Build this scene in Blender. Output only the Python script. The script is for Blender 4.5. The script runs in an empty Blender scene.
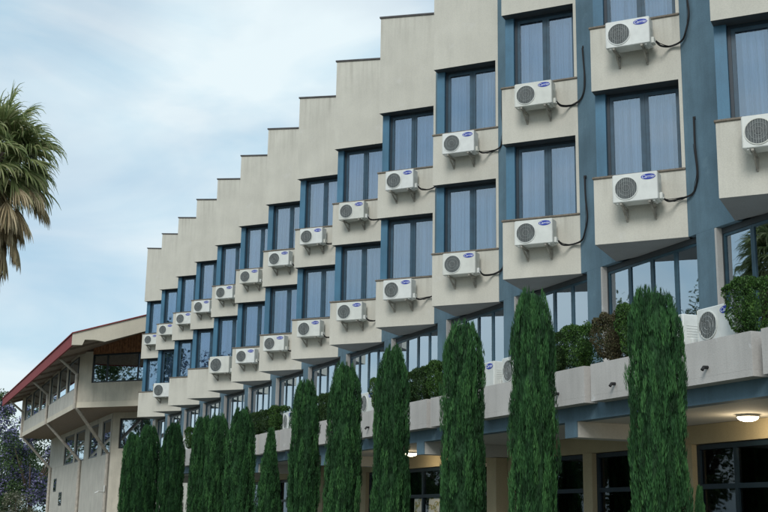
import bpy, math, random
from mathutils import Vector, Matrix, noise
random.seed(7)
R_ = math.radians
scene = bpy.context.scene
col = scene.collection
CAMH = 1.6

# ------------------------------------------------------------------ camera
FPX, PITCH, ROLL, PSI = 1170.453, 0.2243, 0.0172, 0.3954
fw = Vector((math.sin(PSI)*math.cos(PITCH), math.cos(PSI)*math.cos(PITCH), math.sin(PITCH)))
rt = Vector((math.cos(PSI), -math.sin(PSI), 0)); up = rt.cross(fw)
rt2 = rt*math.cos(ROLL) + up*math.sin(ROLL); up2 = up*math.cos(ROLL) - rt*math.sin(ROLL)
cd = bpy.data.cameras.new('camera'); cam = bpy.data.objects.new('camera', cd); col.objects.link(cam)
m = Matrix.Identity(4)
for i in range(3):
    m[i][0] = rt2[i]; m[i][1] = up2[i]; m[i][2] = -fw[i]
m[2][3] = CAMH
cam.matrix_world = m
cd.sensor_width = 36.0; cd.lens = FPX*36/768; cd.clip_start = .1; cd.clip_end = 6000
scene.camera = cam

# ------------------------------------------------------------------ world, sun, exposure
SUN_EL, SUN_AZ = 36.0, 218.0     # azimuth clockwise from +Y: behind the camera, to its left
w = bpy.data.worlds.new('World'); scene.world = w; w.use_nodes = True
nt = w.node_tree; nt.nodes.clear()
wo = nt.nodes.new('ShaderNodeOutputWorld'); bg = nt.nodes.new('ShaderNodeBackground')
sky = nt.nodes.new('ShaderNodeTexSky'); sky.sky_type = 'NISHITA'; sky.sun_disc = False
sky.sun_elevation = R_(SUN_EL); sky.sun_rotation = R_(SUN_AZ); sky.air_density = 1.0; sky.dust_density = 1.5; sky.ozone_density = 1.2
tc = nt.nodes.new('ShaderNodeTexCoord'); mp = nt.nodes.new('ShaderNodeMapping'); mp.inputs['Scale'].default_value = (1, 1, 2.4)
mp.inputs['Rotation'].default_value = (0.22, -0.18, 0.9); mp.inputs['Location'].default_value = (.3, .1, .4)
nz = nt.nodes.new('ShaderNodeTexNoise'); nz.inputs['Scale'].default_value = 2.2; nz.inputs['Detail'].default_value = 7; nz.inputs['Roughness'].default_value = .52
nz.inputs['Distortion'].default_value = .35
rp = nt.nodes.new('ShaderNodeValToRGB'); rp.color_ramp.elements[0].position = .33; rp.color_ramp.elements[1].position = .66
rp.color_ramp.elements[0].color = (.50, .50, .50, 1); rp.color_ramp.elements[1].color = (.97, .97, .97, 1)
mx = nt.nodes.new('ShaderNodeMix'); mx.data_type = 'RGBA'
nz2 = nt.nodes.new('ShaderNodeTexNoise'); nz2.inputs['Scale'].default_value = 4.5; nz2.inputs['Detail'].default_value = 8; nz2.inputs['Roughness'].default_value = .5; nz2.inputs['Distortion'].default_value = .6
rp2 = nt.nodes.new('ShaderNodeValToRGB'); rp2.color_ramp.elements[0].position = .34; rp2.color_ramp.elements[1].position = .62
rp2.color_ramp.elements[0].color = (.47, .695, .835, 1); rp2.color_ramp.elements[1].color = (.79, .90, .94, 1)
cl = nt.nodes.new('ShaderNodeVectorMath'); cl.operation = 'SCALE'; cl.inputs['Scale'].default_value = 8.6
nt.links.new(mp.outputs[0], nz2.inputs['Vector']); nt.links.new(nz2.outputs['Fac'], rp2.inputs[0]); nt.links.new(rp2.outputs[0], cl.inputs[0]); nt.links.new(cl.outputs[0], mx.inputs[7])
L = nt.links.new
L(tc.outputs['Generated'], mp.inputs[0]); L(mp.outputs[0], nz.inputs['Vector']); L(nz.outputs['Fac'], rp.inputs[0])
L(rp.outputs[0], mx.inputs[0]); L(sky.outputs[0], mx.inputs[6]); L(mx.outputs[2], bg.inputs[0]); bg.inputs[1].default_value = .1
L(bg.outputs[0], wo.inputs[0])
sd = bpy.data.lights.new('sun', 'SUN'); sd.energy = 1.5; sd.angle = R_(22); sd.color = (1, .98, .95)
sun = bpy.data.objects.new('sun', sd); col.objects.link(sun)
az, el = R_(SUN_AZ), R_(SUN_EL)
sdir = Vector((math.sin(az)*math.cos(el), math.cos(az)*math.cos(el), math.sin(el)))
sun.rotation_euler = sdir.to_track_quat('Z', 'Y').to_euler()
scene.view_settings.view_transform = 'Standard'; scene.view_settings.look = 'None'
scene.view_settings.exposure = 0.30; scene.view_settings.gamma = 1; scene.view_settings.use_curve_mapping = False

# ------------------------------------------------------------------ materials
def new_mat(name):
    mt = bpy.data.materials.new(name); mt.use_nodes = True
    t = mt.node_tree
    return mt, t, t.nodes['Principled BSDF'], t.nodes['Material Output']
def noise_node(t, scale, detail=4, stretch=None, rough=.55):
    g = t.nodes.new('ShaderNodeNewGeometry'); mpn = t.nodes.new('ShaderNodeMapping')
    mpn.inputs['Scale'].default_value = stretch or (1, 1, 1)
    n = t.nodes.new('ShaderNodeTexNoise'); n.inputs['Scale'].default_value = scale; n.inputs['Detail'].default_value = detail
    n.inputs['Roughness'].default_value = rough
    t.links.new(g.outputs['Position'], mpn.inputs[0]); t.links.new(mpn.outputs[0], n.inputs['Vector'])
    return n
def ramp(t, src, stops):
    r = t.nodes.new('ShaderNodeValToRGB'); e = r.color_ramp.elements
    while len(e) < len(stops): e.new(.5)
    for k, (p, c) in enumerate(stops):
        e[k].position = p; e[k].color = (*c, 1) if len(c) == 3 else c
    t.links.new(src, r.inputs[0]); return r
def mixc(t, mode, fac, a, b):
    x = t.nodes.new('ShaderNodeMix'); x.data_type = 'RGBA'; x.blend_type = mode
    if isinstance(fac, (int, float)): x.inputs[0].default_value = fac
    else: t.links.new(fac, x.inputs[0])
    for s, v in ((6, a), (7, b)):
        if isinstance(v, tuple): x.inputs[s].default_value = (*v, 1)
        else: t.links.new(v, x.inputs[s])
    return x.outputs[2]
def plaster(name, base, var=.16, rough=.85, streak=.22, bump=.25, blotch=None, bl=.45):
    mt, t, p, o = new_mat(name)
    lo = tuple(c*(1-var) for c in base); hi = tuple(min(1, c*(1+var*.6)) for c in base)
    n1 = noise_node(t, 1.3, 6); c1 = ramp(t, n1.outputs['Fac'], [(.3, lo), (.7, hi)]).outputs[0]
    n2 = noise_node(t, 3.2, 6, (1, 1, .10), .65); s = ramp(t, n2.outputs['Fac'], [(.46, (1, 1, 1)), (.78, (1-streak,)*3)]).outputs[0]
    c2 = mixc(t, 'MULTIPLY', 1.0, c1, s)
    n3 = noise_node(t, 45, 3); s3 = ramp(t, n3.outputs['Fac'], [(.25, (.86,)*3), (.6, (1, 1, 1))]).outputs[0]
    c3 = mixc(t, 'MULTIPLY', .8, c2, s3)
    if blotch:
        n4 = noise_node(t, 2.1, 7, None, .62); f4 = ramp(t, n4.outputs['Fac'], [(.62, (0, 0, 0)), (.70, (1, 1, 1))]).outputs[0]
        f5 = t.nodes.new('ShaderNodeMath'); f5.operation = 'MULTIPLY'; f5.inputs[1].default_value = bl; t.links.new(f4, f5.inputs[0])
        c3 = mixc(t, 'MIX', f5.outputs[0], c3, blotch)
    t.links.new(c3, p.inputs['Base Color']); p.inputs['Roughness'].default_value = rough
    b = t.nodes.new('ShaderNodeBump'); b.inputs['Strength'].default_value = bump; b.inputs['Distance'].default_value = .01
    n5 = noise_node(t, 60, 4); t.links.new(n5.outputs['Fac'], b.inputs['Height']); t.links.new(b.outputs[0], p.inputs['Normal'])
    return mt
def paint(name, base, rough=.5, var=.12, metal=0, scale=6):
    mt, t, p, o = new_mat(name)
    n1 = noise_node(t, scale, 5); c = ramp(t, n1.outputs['Fac'], [(.3, tuple(x*(1-var) for x in base)), (.7, tuple(min(1, x*(1+var)) for x in base))]).outputs[0]
    t.links.new(c, p.inputs['Base Color']); p.inputs['Roughness'].default_value = rough; p.inputs['Metallic'].default_value = metal
    return mt
def foliage(name, cols, rough=.6, scale=3, trans=.15, st=None, attr=None):
    mt, t, p, o = new_mat(name)
    g = t.nodes.new('ShaderNodeNewGeometry')
    n = noise_node(t, scale, 3, st)
    ad = t.nodes.new('ShaderNodeMath'); ad.operation = 'MULTIPLY_ADD'; ad.inputs[1].default_value = .55
    t.links.new(g.outputs['Random Per Island'], ad.inputs[0])
    sc = t.nodes.new('ShaderNodeMath'); sc.operation = 'MULTIPLY'; sc.inputs[1].default_value = .5; t.links.new(n.outputs['Fac'], sc.inputs[0])
    t.links.new(sc.outputs[0], ad.inputs[2])
    if attr:                      # shading differences between plumes put into the leaf colour
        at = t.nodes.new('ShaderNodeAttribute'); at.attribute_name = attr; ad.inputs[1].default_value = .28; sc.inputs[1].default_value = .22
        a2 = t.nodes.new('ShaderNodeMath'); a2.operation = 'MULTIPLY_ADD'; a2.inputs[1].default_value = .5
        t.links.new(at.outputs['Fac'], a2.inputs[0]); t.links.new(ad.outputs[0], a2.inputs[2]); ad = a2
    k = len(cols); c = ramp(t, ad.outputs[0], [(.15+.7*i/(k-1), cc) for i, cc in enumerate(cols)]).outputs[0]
    t.links.new(c, p.inputs['Base Color']); p.inputs['Roughness'].default_value = rough
    p.inputs['Specular IOR Level'].default_value = .25
    tr = t.nodes.new('ShaderNodeBsdfTranslucent'); t.links.new(c, tr.inputs[0])
    ms = t.nodes.new('ShaderNodeMixShader'); ms.inputs[0].default_value = trans
    t.links.new(p.outputs[0], ms.inputs[1]); t.links.new(tr.outputs[0], ms.inputs[2]); t.links.new(ms.outputs[0], o.inputs[0])
    return mt
def glass(name, tint=(.8, .85, .92), base=.08, wav=.02):
    mt, t, p, o = new_mat(name); t.nodes.remove(p)
    tr = t.nodes.new('ShaderNodeBsdfTransparent'); tr.inputs[0].default_value = (*tint, 1)
    gl = t.nodes.new('ShaderNodeBsdfGlossy'); gl.inputs['Roughness'].default_value = .015; gl.inputs['Color'].default_value = (.80, .91, 1, 1)
    fr = t.nodes.new('ShaderNodeFresnel'); fr.inputs[0].default_value = 1.6
    ad = t.nodes.new('ShaderNodeMath'); ad.operation = 'ADD'; ad.use_clamp = True; ad.inputs[1].default_value = base; t.links.new(fr.outputs[0], ad.inputs[0])
    ms = t.nodes.new('ShaderNodeMixShader'); t.links.new(ad.outputs[0], ms.inputs[0]); t.links.new(tr.outputs[0], ms.inputs[1]); t.links.new(gl.outputs[0], ms.inputs[2])
    b = t.nodes.new('ShaderNodeBump'); b.inputs['Strength'].default_value = wav; b.inputs['Distance'].default_value = .05
    n = noise_node(t, 1.6, 2); t.links.new(n.outputs['Fac'], b.inputs['Height']); t.links.new(b.outputs[0], gl.inputs['Normal'])
    t.links.new(ms.outputs[0], o.inputs[0]); return mt
def emit(name, c, s):
    mt, t, p, o = new_mat(name); p.inputs['Base Color'].default_value = (.8, .8, .8, 1)
    p.inputs['Emission Color'].default_value = (*c, 1); p.inputs['Emission Strength'].default_value = s; return mt

M = {}
M['cream'] = plaster('cream_plaster', (.565, .548, .478), var=.08, streak=.09, blotch=(.58, .57, .53))
def run_off(mt):
    t = mt.node_tree; p = t.nodes['Principled BSDF']; src = p.inputs['Base Color'].links[0].from_socket
    tcn = t.nodes.new('ShaderNodeTexCoord'); sx = t.nodes.new('ShaderNodeSeparateXYZ'); t.links.new(tcn.outputs['Object'], sx.inputs[0])
    tot = None
    for z1, z0, ln in ((6.297+1.6, 5.051+1.6, .6), (9.297+1.6, 8.04+1.6, .6), (13.864+1.6, 11.04+1.6, 1.4)):
        mr = t.nodes.new('ShaderNodeMapRange'); mr.inputs[1].default_value = z1-ln; mr.inputs[2].default_value = z1; t.links.new(sx.outputs['Z'], mr.inputs[0])
        lt = t.nodes.new('ShaderNodeMath'); lt.operation = 'LESS_THAN'; lt.inputs[1].default_value = z1+.01; t.links.new(sx.outputs['Z'], lt.inputs[0])
        mu = t.nodes.new('ShaderNodeMath'); mu.operation = 'MULTIPLY'; t.links.new(mr.outputs[0], mu.inputs[0]); t.links.new(lt.outputs[0], mu.inputs[1])
        if tot is None: tot = mu.outputs[0]
        else:
            a = t.nodes.new('ShaderNodeMath'); a.operation = 'MAXIMUM'; t.links.new(tot, a.inputs[0]); t.links.new(mu.outputs[0], a.inputs[1]); tot = a.outputs[0]
    n = noise_node(t, 9, 4, (1, 1, .05), .6); st = ramp(t, n.outputs['Fac'], [(.46, (0, 0, 0)), (.72, (.45, .45, .45))]).outputs[0]
    mu = t.nodes.new('ShaderNodeMath'); mu.operation = 'MULTIPLY'; t.links.new(tot, mu.inputs[0]); t.links.new(st, mu.inputs[1])
    t.links.new(mixc(t, 'MIX', mu.outputs[0], src, (.24, .22, .18)), p.inputs['Base Color'])
run_off(M['cream'])
M['planter'] = plaster('planter_concrete', (.53, .51, .48), var=.13, streak=.18, blotch=(.72, .72, .71), bl=.8)
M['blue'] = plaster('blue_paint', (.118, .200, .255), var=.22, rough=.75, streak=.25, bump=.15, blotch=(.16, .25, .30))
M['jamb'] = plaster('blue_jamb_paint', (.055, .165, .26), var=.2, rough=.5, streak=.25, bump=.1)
M['frame'] = paint('window_frame_paint', (.010, .024, .038), .45)
M['sash'] = paint('window_sash_paint', (.022, .062, .098), .42, .2)
M['sashd'] = paint('terrace_sash_paint', (.030, .075, .105), .42, .2)
M['darkframe'] = paint('dark_frame_paint', (.016, .024, .030), .4)
M['sill'] = paint('stone_sill', (.17, .145, .115), .8, .3, 0, 20)
M['coping'] = paint('roof_coping', (.06, .055, .055), .7, .3)
M['under'] = plaster('soffit_shade_grey', (.25, .26, .26), var=.12, streak=.05)  # darker than the walls: shade below the bays put into this grey
M['head'] = paint('window_head_shade_and_frame', (.045, .055, .062), .7)  # recess shade put into the undersides above windows; also terrace window frame paint
M['ceil'] = plaster('white_ceiling', (.55, .54, .50), var=.06, streak=.04, bump=.1)
M['yellow'] = plaster('ochre_wall', (.42, .355, .225), var=.1, streak=.1)
M['pane'] = glass('window_glass', (.72, .81, .91), .16)
M['panebig'] = glass('terrace_glass', (.80, .87, .95), .46)
M['panedark'] = glass('ground_floor_glass', (.55, .6, .62), .0)
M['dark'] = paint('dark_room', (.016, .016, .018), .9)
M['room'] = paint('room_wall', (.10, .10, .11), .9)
def curtain_mat(name, a, b):
    mt, t, p, o = new_mat(name)
    n = noise_node(t, 8, 2, (1, 1, .02)); c = ramp(t, n.outputs['Fac'], [(.36, a), (.56, b)]).outputs[0]  # light and shade of the folds put into the cloth colour as upright streaks
    t.links.new(c, p.inputs['Base Color']); p.inputs['Roughness'].default_value = .9; return mt
M['curtain'] = curtain_mat('grey_voile_curtain', (.10, .115, .135), (.43, .44, .455))
M['curtain2'] = curtain_mat('lilac_curtain', (.06, .06, .12), (.30, .28, .40))
M['curtain3'] = curtain_mat('blue_grey_curtain', (.08, .105, .14), (.37, .40, .44))
M['acw'] = paint('ac_white_enamel', (.66, .68, .66), .4, .07)
t = M['acw'].node_tree; oi_ = t.nodes.new('ShaderNodeObjectInfo'); p_ = t.nodes['Principled BSDF']; src = p_.inputs['Base Color'].links[0].from_socket
t.links.new(mixc(t, 'MULTIPLY', 1.0, src, ramp(t, oi_.outputs['Random'], [(0, (1, 1, 1)), (.6, (.95, .95, .92)), (1, (.86, .84, .77))]).outputs[0]), p_.inputs['Base Color'])
M['acg'] = paint('ac_fan_plastic', (.075, .085, .085), .5, .2, .3)
M['acd'] = paint('ac_dark_grille', (.075, .09, .09), .6, .3)
M['wire'] = paint('ac_wire_guard', (.34, .36, .35), .5)
M['rub'] = paint('black_pipe_insulation', (.012, .012, .013), .7, .3)
M['brk'] = paint('bracket_weathered', (.30, .28, .24), .6, .4)
M['logo'] = paint('badge_blue', (.005, .03, .33), .35)
M['logow'] = paint('badge_white', (.75, .78, .82), .4)
M['soil'] = paint('planter_soil', (.07, .05, .035), .95, .4)
M['cyp'] = foliage('cypress_foliage', [(.008, .025, .009), (.020, .070, .023), (.041, .130, .038), (.080, .205, .062)], .65, 5, .12, (1, 1, .3), 'plume')
M['shrub'] = foliage('boxwood_leaves', [(.010, .026, .010), (.024, .062, .014), (.046, .112, .022), (.105, .205, .042)], .5, 6, .2)
M['shrubd'] = foliage('dark_hedge_leaves', [(.010, .022, .010), (.02, .05, .014), (.035, .08, .02), (.06, .10, .03)], .5, 6, .2)
M['shrubb'] = foliage('browning_leaves', [(.03, .03, .012), (.07, .06, .03), (.10, .085, .045), (.06, .09, .028)], .6, 5, .2)
M['bark'] = paint('bark', (.10, .075, .055), .9, .4, 0, 12)
M['palmg'] = foliage('palm_green', [(.10, .14, .055), (.18, .24, .09), (.29, .33, .14), (.45, .43, .25)], .45, 2, .4)
M['palmd'] = foliage('palm_dead', [(.22, .16, .09), (.38, .30, .18), (.53, .44, .29), (.38, .37, .20)], .8, 2, .15)
M['jacp'] = foliage('jacaranda_bloom', [(.08, .08, .16), (.17, .16, .31), (.27, .255, .45), (.38, .37, .56)], .6, .5, .3)
M['jacg'] = foliage('jacaranda_leaf', [(.018, .035, .015), (.04, .075, .028), (.065, .115, .04), (.11, .16, .06)], .6, .5, .3)
M['pale'] = foliage('pale_blossom', [(.03, .05, .02), (.07, .10, .04), (.20, .20, .14), (.42, .40, .34)], .6, 1.5, .2)
M['red'] = paint('red_roof_sheet', (.23, .032, .034), .8, .15, 0, 3)
M['wing'] = plaster('wing_plaster', (.54, .50, .41), var=.14, streak=.25)
M['wingp'] = plaster('wing_panel', (.52, .50, .44), var=.12, streak=.2)
M['verge'] = plaster('verge_board', (.62, .57, .46), var=.08, streak=.1)
M['wood'] = paint('stained_wood', (.26, .12, .055), .7, .45, 0, 8)
M['pipe'] = paint('wing_column_paint', (.40, .37, .32), .6, .2)
M['soffit2'] = paint('wing_soffit', (.25, .19, .145), .8, .2)
M['ground'] = plaster('ground_earth', (.16, .15, .10), var=.3, streak=0)
M['lawn'] = plaster('lawn', (.05, .085, .03), var=.4, streak=0)
M['pave'] = plaster('paving', (.20, .195, .185), var=.15, streak=0)
M['lamp'] = emit('lamp_glow', (1, .86, .62), 9)
M['metal'] = paint('lamp_metal', (.35, .35, .34), .4, .1, .4)

# ------------------------------------------------------------------ mesh builder
class MB:
    def __init__(s): s.v = []; s.f = []; s.mi = []; s.cur = 0
    def add(s, vs, fs):
        o = len(s.v); s.v += [tuple(a) for a in vs]
        for q in fs: s.f.append([o+i for i in q]); s.mi.append(s.cur)
        return s
    def box(s, x0, x1, y0, y1, z0, z1):
        return s.add([(x0,y0,z0),(x1,y0,z0),(x1,y1,z0),(x0,y1,z0),(x0,y0,z1),(x1,y0,z1),(x1,y1,z1),(x0,y1,z1)],
                     [(0,3,2,1),(4,5,6,7),(0,1,5,4),(1,2,6,5),(2,3,7,6),(3,0,4,7)])
    def cbox(s, x0, x1, y0, y1, z0, z1, b):        # box with chamfered vertical and top/bottom edges
        def ring(z, i): return [(x0+b+i,y0+i,z),(x1-b-i,y0+i,z),(x1-i,y0+b+i,z),(x1-i,y1-b-i,z),(x1-b-i,y1-i,z),(x0+b+i,y1-i,z),(x0+i,y1-b-i,z),(x0+i,y0+b+i,z)]
        vs = ring(z0, b)+ring(z0+b, 0)+ring(z1-b, 0)+ring(z1, b)
        fs = [tuple(range(7, -1, -1)), tuple(range(24, 32))]
        for r in range(3):
            for i in range(8): j = (i+1) % 8; fs.append((r*8+i, r*8+j, (r+1)*8+j, (r+1)*8+i))
        return s.add(vs, fs)
    def prism(s, poly, z0, z1):                    # poly counter-clockwise
        n = len(poly)
        return s.add([(x,y,z0) for x,y in poly]+[(x,y,z1) for x,y in poly],
                     [tuple(range(n-1,-1,-1)), tuple(range(n,2*n))]+[(i,(i+1)%n,n+(i+1)%n,n+i) for i in range(n)])
    def tube(s, pts, r, n=8, r1=None):
        pts = [Vector(p) for p in pts]; k = len(pts); rings = []
        prev = None
        for i, p in enumerate(pts):
            d = (pts[min(i+1,k-1)]-pts[max(i-1,0)]).normalized()
            a = Vector((0,0,1)) if abs(d.z) < .9 else Vector((1,0,0))
            if prev is not None: a = prev
            x = (a - d*a.dot(d)).normalized(); prev = x; y = d.cross(x)
            rr = r if r1 is None else r+(r1-r)*i/(k-1)
            rings.append([p+(x*math.cos(t)+y*math.sin(t))*rr for t in [2*math.pi*j/n for j in range(n)]])
        vs = [v for g in rings for v in g]; fs = []
        for i in range(k-1):
            for j in range(n): q = (j+1)%n; fs.append((i*n+j,i*n+q,(i+1)*n+q,(i+1)*n+j))
        fs += [tuple(range(n-1,-1,-1)), tuple(range((k-1)*n, k*n))]
        return s.add(vs, fs)
    def disc(s, c, r, n=20, depth=0, ax='y'):      # cylinder along y from c
        vs = [(c[0]+r*math.cos(2*math.pi*i/n), c[1], c[2]+r*math.sin(2*math.pi*i/n)) for i in range(n)]
        vs += [(x, y+depth, z) for x, y, z in vs]
        return s.add(vs, [tuple(range(n)), tuple(range(2*n-1,n-1,-1))]+[(i,n+i,n+(i+1)%n,(i+1)%n) for i in range(n)])
    def mesh(s, name, mats, smooth=False):
        me = bpy.data.meshes.new(name); me.from_pydata(s.v, [], s.f)
        mats = mats if isinstance(mats, (list, tuple)) else [mats]
        for q in mats: me.materials.append(M[q])
        if len(mats) > 1: me.polygons.foreach_set('material_index', s.mi)
        if smooth: me.polygons.foreach_set('use_smooth', [True]*len(me.polygons))
        me.update(); return me
    def obj(s, name, mats, parent=None, smooth=False, **k):
        return link(name, s.mesh(name, mats, smooth), parent, **k)
def link(name, me, parent=None, loc=(0,0,0), rz=0, scale=None, label=None, kind=None):
    o = bpy.data.objects.new(name, me); col.objects.link(o); o.parent = parent
    o.location = loc; o.rotation_euler = (0,0,rz)
    if scale: o.scale = scale
    if label: o['label'] = label
    if kind: o['kind'] = kind
    return o
def empty(name, label, cat, loc=(0,0,0), rz=0, group=None):
    o = bpy.data.objects.new(name, None); col.objects.link(o); o.location = loc; o.rotation_euler = (0,0,rz); o.empty_display_size = .2
    o['label'] = label; o['category'] = cat
    if group: o['group'] = group
    return o
def tag(o, label, cat, group=None):
    o['label'] = label; o['category'] = cat
    if group: o['group'] = group
    return o
ORD = ['', 'first','second','third','fourth','fifth','sixth','seventh','eighth','ninth','tenth','eleventh','twelfth','thirteenth','fourteenth','fifteenth','sixteenth']

# ------------------------------------------------------------------ facade numbers (metres)
W, T_OFF = 12.764, 1.126
XL = W - T_OFF
LY0, PIT = 14.2856, 3.5282
FACE = 1.693; DEP = 1.507
RZ = math.atan2(-.74695, .66488)          # local x runs along the oriel face, local y into the building
zT, zH3, zS3, zH2, zS2, zB = [v+CAMH for v in (13.864, 11.040, 9.297, 8.040, 6.297, 5.051)]
ZTER = 3.45; ZCEIL = 3.09; YT = 43.6
KS = list(range(-1, 14))
Y0 = LY0 - PIT - 1.4; Y1 = LY0 + 13*PIT + 1.15
def bay_loc(k): return (XL, LY0+k*PIT, 0)

# ------------------------------------------------------------------ the ground
g = MB(); g.add([(-2500,-2500,0),(2500,-2500,0),(2500,2500,0),(-2500,2500,0)], [(0,1,2,3)])
o = g.obj('ground', 'ground'); o['kind'] = 'structure'
g = MB(); g.add([(5.6,0,.004),(8.6,0,.004),(8.6,64,.004),(5.6,64,.004)], [(0,1,2,3)])
o = g.obj('lawn', 'lawn'); o['kind'] = 'structure'
g = MB(); g.box(8.62, 11.0, 0, 61, .001, .10); o = g.obj('pavement', 'pave'); o['kind'] = 'structure'
g = MB(); g.add([(-6,-20,.004),(5.5,-20,.004),(5.5,90,.004),(-6,90,.004)], [(0,1,2,3)])
o = g.obj('road', 'pave'); o['kind'] = 'structure'

# ------------------------------------------------------------------ hotel building
hotel = empty('hotel_building', 'long cream and blue hotel block with sawtooth angled window bays', 'building', (XL, LY0, 0))
hotel.matrix_world = Matrix.Identity(4); hotel.location = (0,0,0)
TRI = [(0,0), (FACE,0), (FACE,.6), (0,DEP)]
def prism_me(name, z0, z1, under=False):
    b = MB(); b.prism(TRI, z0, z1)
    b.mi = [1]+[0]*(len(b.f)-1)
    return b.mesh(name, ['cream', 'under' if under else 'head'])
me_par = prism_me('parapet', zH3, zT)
TDROP = .17
for v in me_par.vertices:
    if v.co.z > zT-.01: v.co.z -= TDROP*v.co.x/FACE
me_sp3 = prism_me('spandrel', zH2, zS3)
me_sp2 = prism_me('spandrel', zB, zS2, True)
b = MB(); b.prism([(-.03,-.03),(FACE+.02,-.03),(FACE+.02,.10),(.10,.10),(.10,DEP),(-.03,DEP)], zT, zT+.05); b.v = [(x, y, z-TDROP*x/FACE) for x, y, z in b.v]; me_cop = b.mesh('coping', 'coping')
def strip_me(z0, z1): b = MB(); b.box(FACE-.062, FACE, 0, .30, z0, z1); return b.mesh('jamb_strip', 'cream')
def jamb_me(z0, z1):
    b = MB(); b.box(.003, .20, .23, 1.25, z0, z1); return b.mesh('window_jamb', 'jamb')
def win_meshes(z0, z1):
    D = .31; u0, u1 = .203, FACE-.064; b = MB(); uc = (u0+u1)/2
    b.box(u0, u0+.055, D, D+.09, z0, z1); b.box(u1-.055, u1, D, D+.09, z0, z1)
    b.box(u0+.055, u1-.055, D, D+.09, z1-.05, z1); b.box(u0+.055, u1-.055, D, D+.09, z0, z0+.06)
    fr = b.mesh('window', 'frame')
    b = MB()
    for a0, a1 in ((u0+.057, uc-.012), (uc+.012, u1-.057)):
        s = .065
        b.box(a0, a0+s, D+.012, D+.062, z0+.062, z1-.052); b.box(a1-s, a1, D+.012, D+.062, z0+.062, z1-.052)
        b.box(a0+s, a1-s, D+.012, D+.062, z1-.052-s, z1-.052); b.box(a0+s, a1-s, D+.012, D+.062, z0+.062, z0+.062+s)
    b.box(uc-.011, uc+.011, D+.004, D+.07, z0+.062, z1-.052)
    sa = b.mesh('sash', 'sash')
    panes = []
    for a0, a1 in ((u0+.12, uc-.075), (uc+.075, u1-.12)):
        b = MB(); b.box(a0, a1, D+.034, D+.042, z0+.125, z1-.115); panes.append(b.mesh('pane', 'pane'))
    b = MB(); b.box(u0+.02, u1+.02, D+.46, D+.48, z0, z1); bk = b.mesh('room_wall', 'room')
    b = MB(); b.cbox(-.025, FACE+.002, -.03, .30, z0+.001, z0+.042, .008); si = b.mesh('sill', 'sill')
    return fr, sa, panes, bk, si, u0, u1, uc, D
def curtain_me(u0, u1, D, z0, z1, seed, mat):
    rnd = random.Random(seed); n = 46; vs = []; fs = []
    ph = rnd.uniform(0, 9); fq = rnd.uniform(11, 17); am = rnd.uniform(.03, .05)
    for i in range(n+1):
        t = i/n; u = u0+(u1-u0)*t
        for j, z in enumerate((z0, (z0+z1)/2, z1)):
            wv = am*(1.15-.3*j)*(math.sin(ph+fq*t*6.28*(u1-u0)/.7*.55)+.5*math.sin(ph*2+fq*t*11.3*(u1-u0)/.7*.5+j*.3))
            vs.append((u+.012*math.sin(ph+t*20+j), D+wv, z))
    for i in range(n):
        for j in range(2): a = i*3+j; fs.append((a, a+3, a+4, a+1))
    b = MB(); b.add(vs, fs); return b.mesh('curtain', mat, True)
rows = []
for ri, (z0, z1) in enumerate(((zS2, zH2), (zS3, zH3))):
    fr, sa, pn, bk, si, u0, u1, uc, D = win_meshes(z0, z1)
    cur = {}
    for cm in ('curtain', 'curtain2', 'curtain3'):
        cur[cm] = []
        for v in range(7):
            rv = random.Random(v*13+ri); gp = rv.choice((.01, .02, .05, .12, .22)); sl = rv.choice((0, 0, .04, .16)); sr = rv.choice((0, 0, .05, .20)); um = uc+rv.uniform(-.06, .06)
            cur[cm].append((curtain_me(u0+.03+sl, um-gp, D+.14, z0+.04, z1-.03, 10*ri+v, cm), curtain_me(um+gp, u1-.03-sr, D+.16, z0+.04, z1-.03, 50+10*ri+v, cm)))
    rows.append((z0, z1, fr, sa, pn, bk, si, cur, strip_me(z0, z1), jamb_me(z0+.043, z1)))
me_pier = None
for k in KS:
    lc = bay_loc(k)
    p = link('parapet', me_par, hotel, lc, RZ); link('coping', me_cop, p)
    link('spandrel', me_sp3, hotel, lc, RZ); link('spandrel', me_sp2, hotel, lc, RZ)
    for ri, (z0, z1, fr, sa, pn, bk, si, cur, st, jm) in enumerate(rows):
        wn = link('window', fr, hotel, lc, RZ)
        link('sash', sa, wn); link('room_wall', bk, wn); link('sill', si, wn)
        for q in pn: link('pane', q, wn)
        cm = 'curtain'
        if k in (9, 10, 11) or (k in (7, 8) and ri == 0): cm = 'curtain2'
        elif k in (4, 6, 12) : cm = 'curtain3'
        for q in cur[cm][(k*3+ri*2) % 7]: link('curtain', q, wn)
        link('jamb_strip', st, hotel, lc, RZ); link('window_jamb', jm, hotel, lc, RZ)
    # blue wall between this bay and the next one away, upper floors
    ya = LY0+k*PIT+DEP*.66488-.02; yb = 13.0207+(k+1)*PIT-.002
    b = MB(); b.box(W, W+.3, 0, yb-ya, zB, zT-.4); link('wall_pier', b.mesh('wall_pier', 'blue'), hotel, (0, ya, 0))
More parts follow.
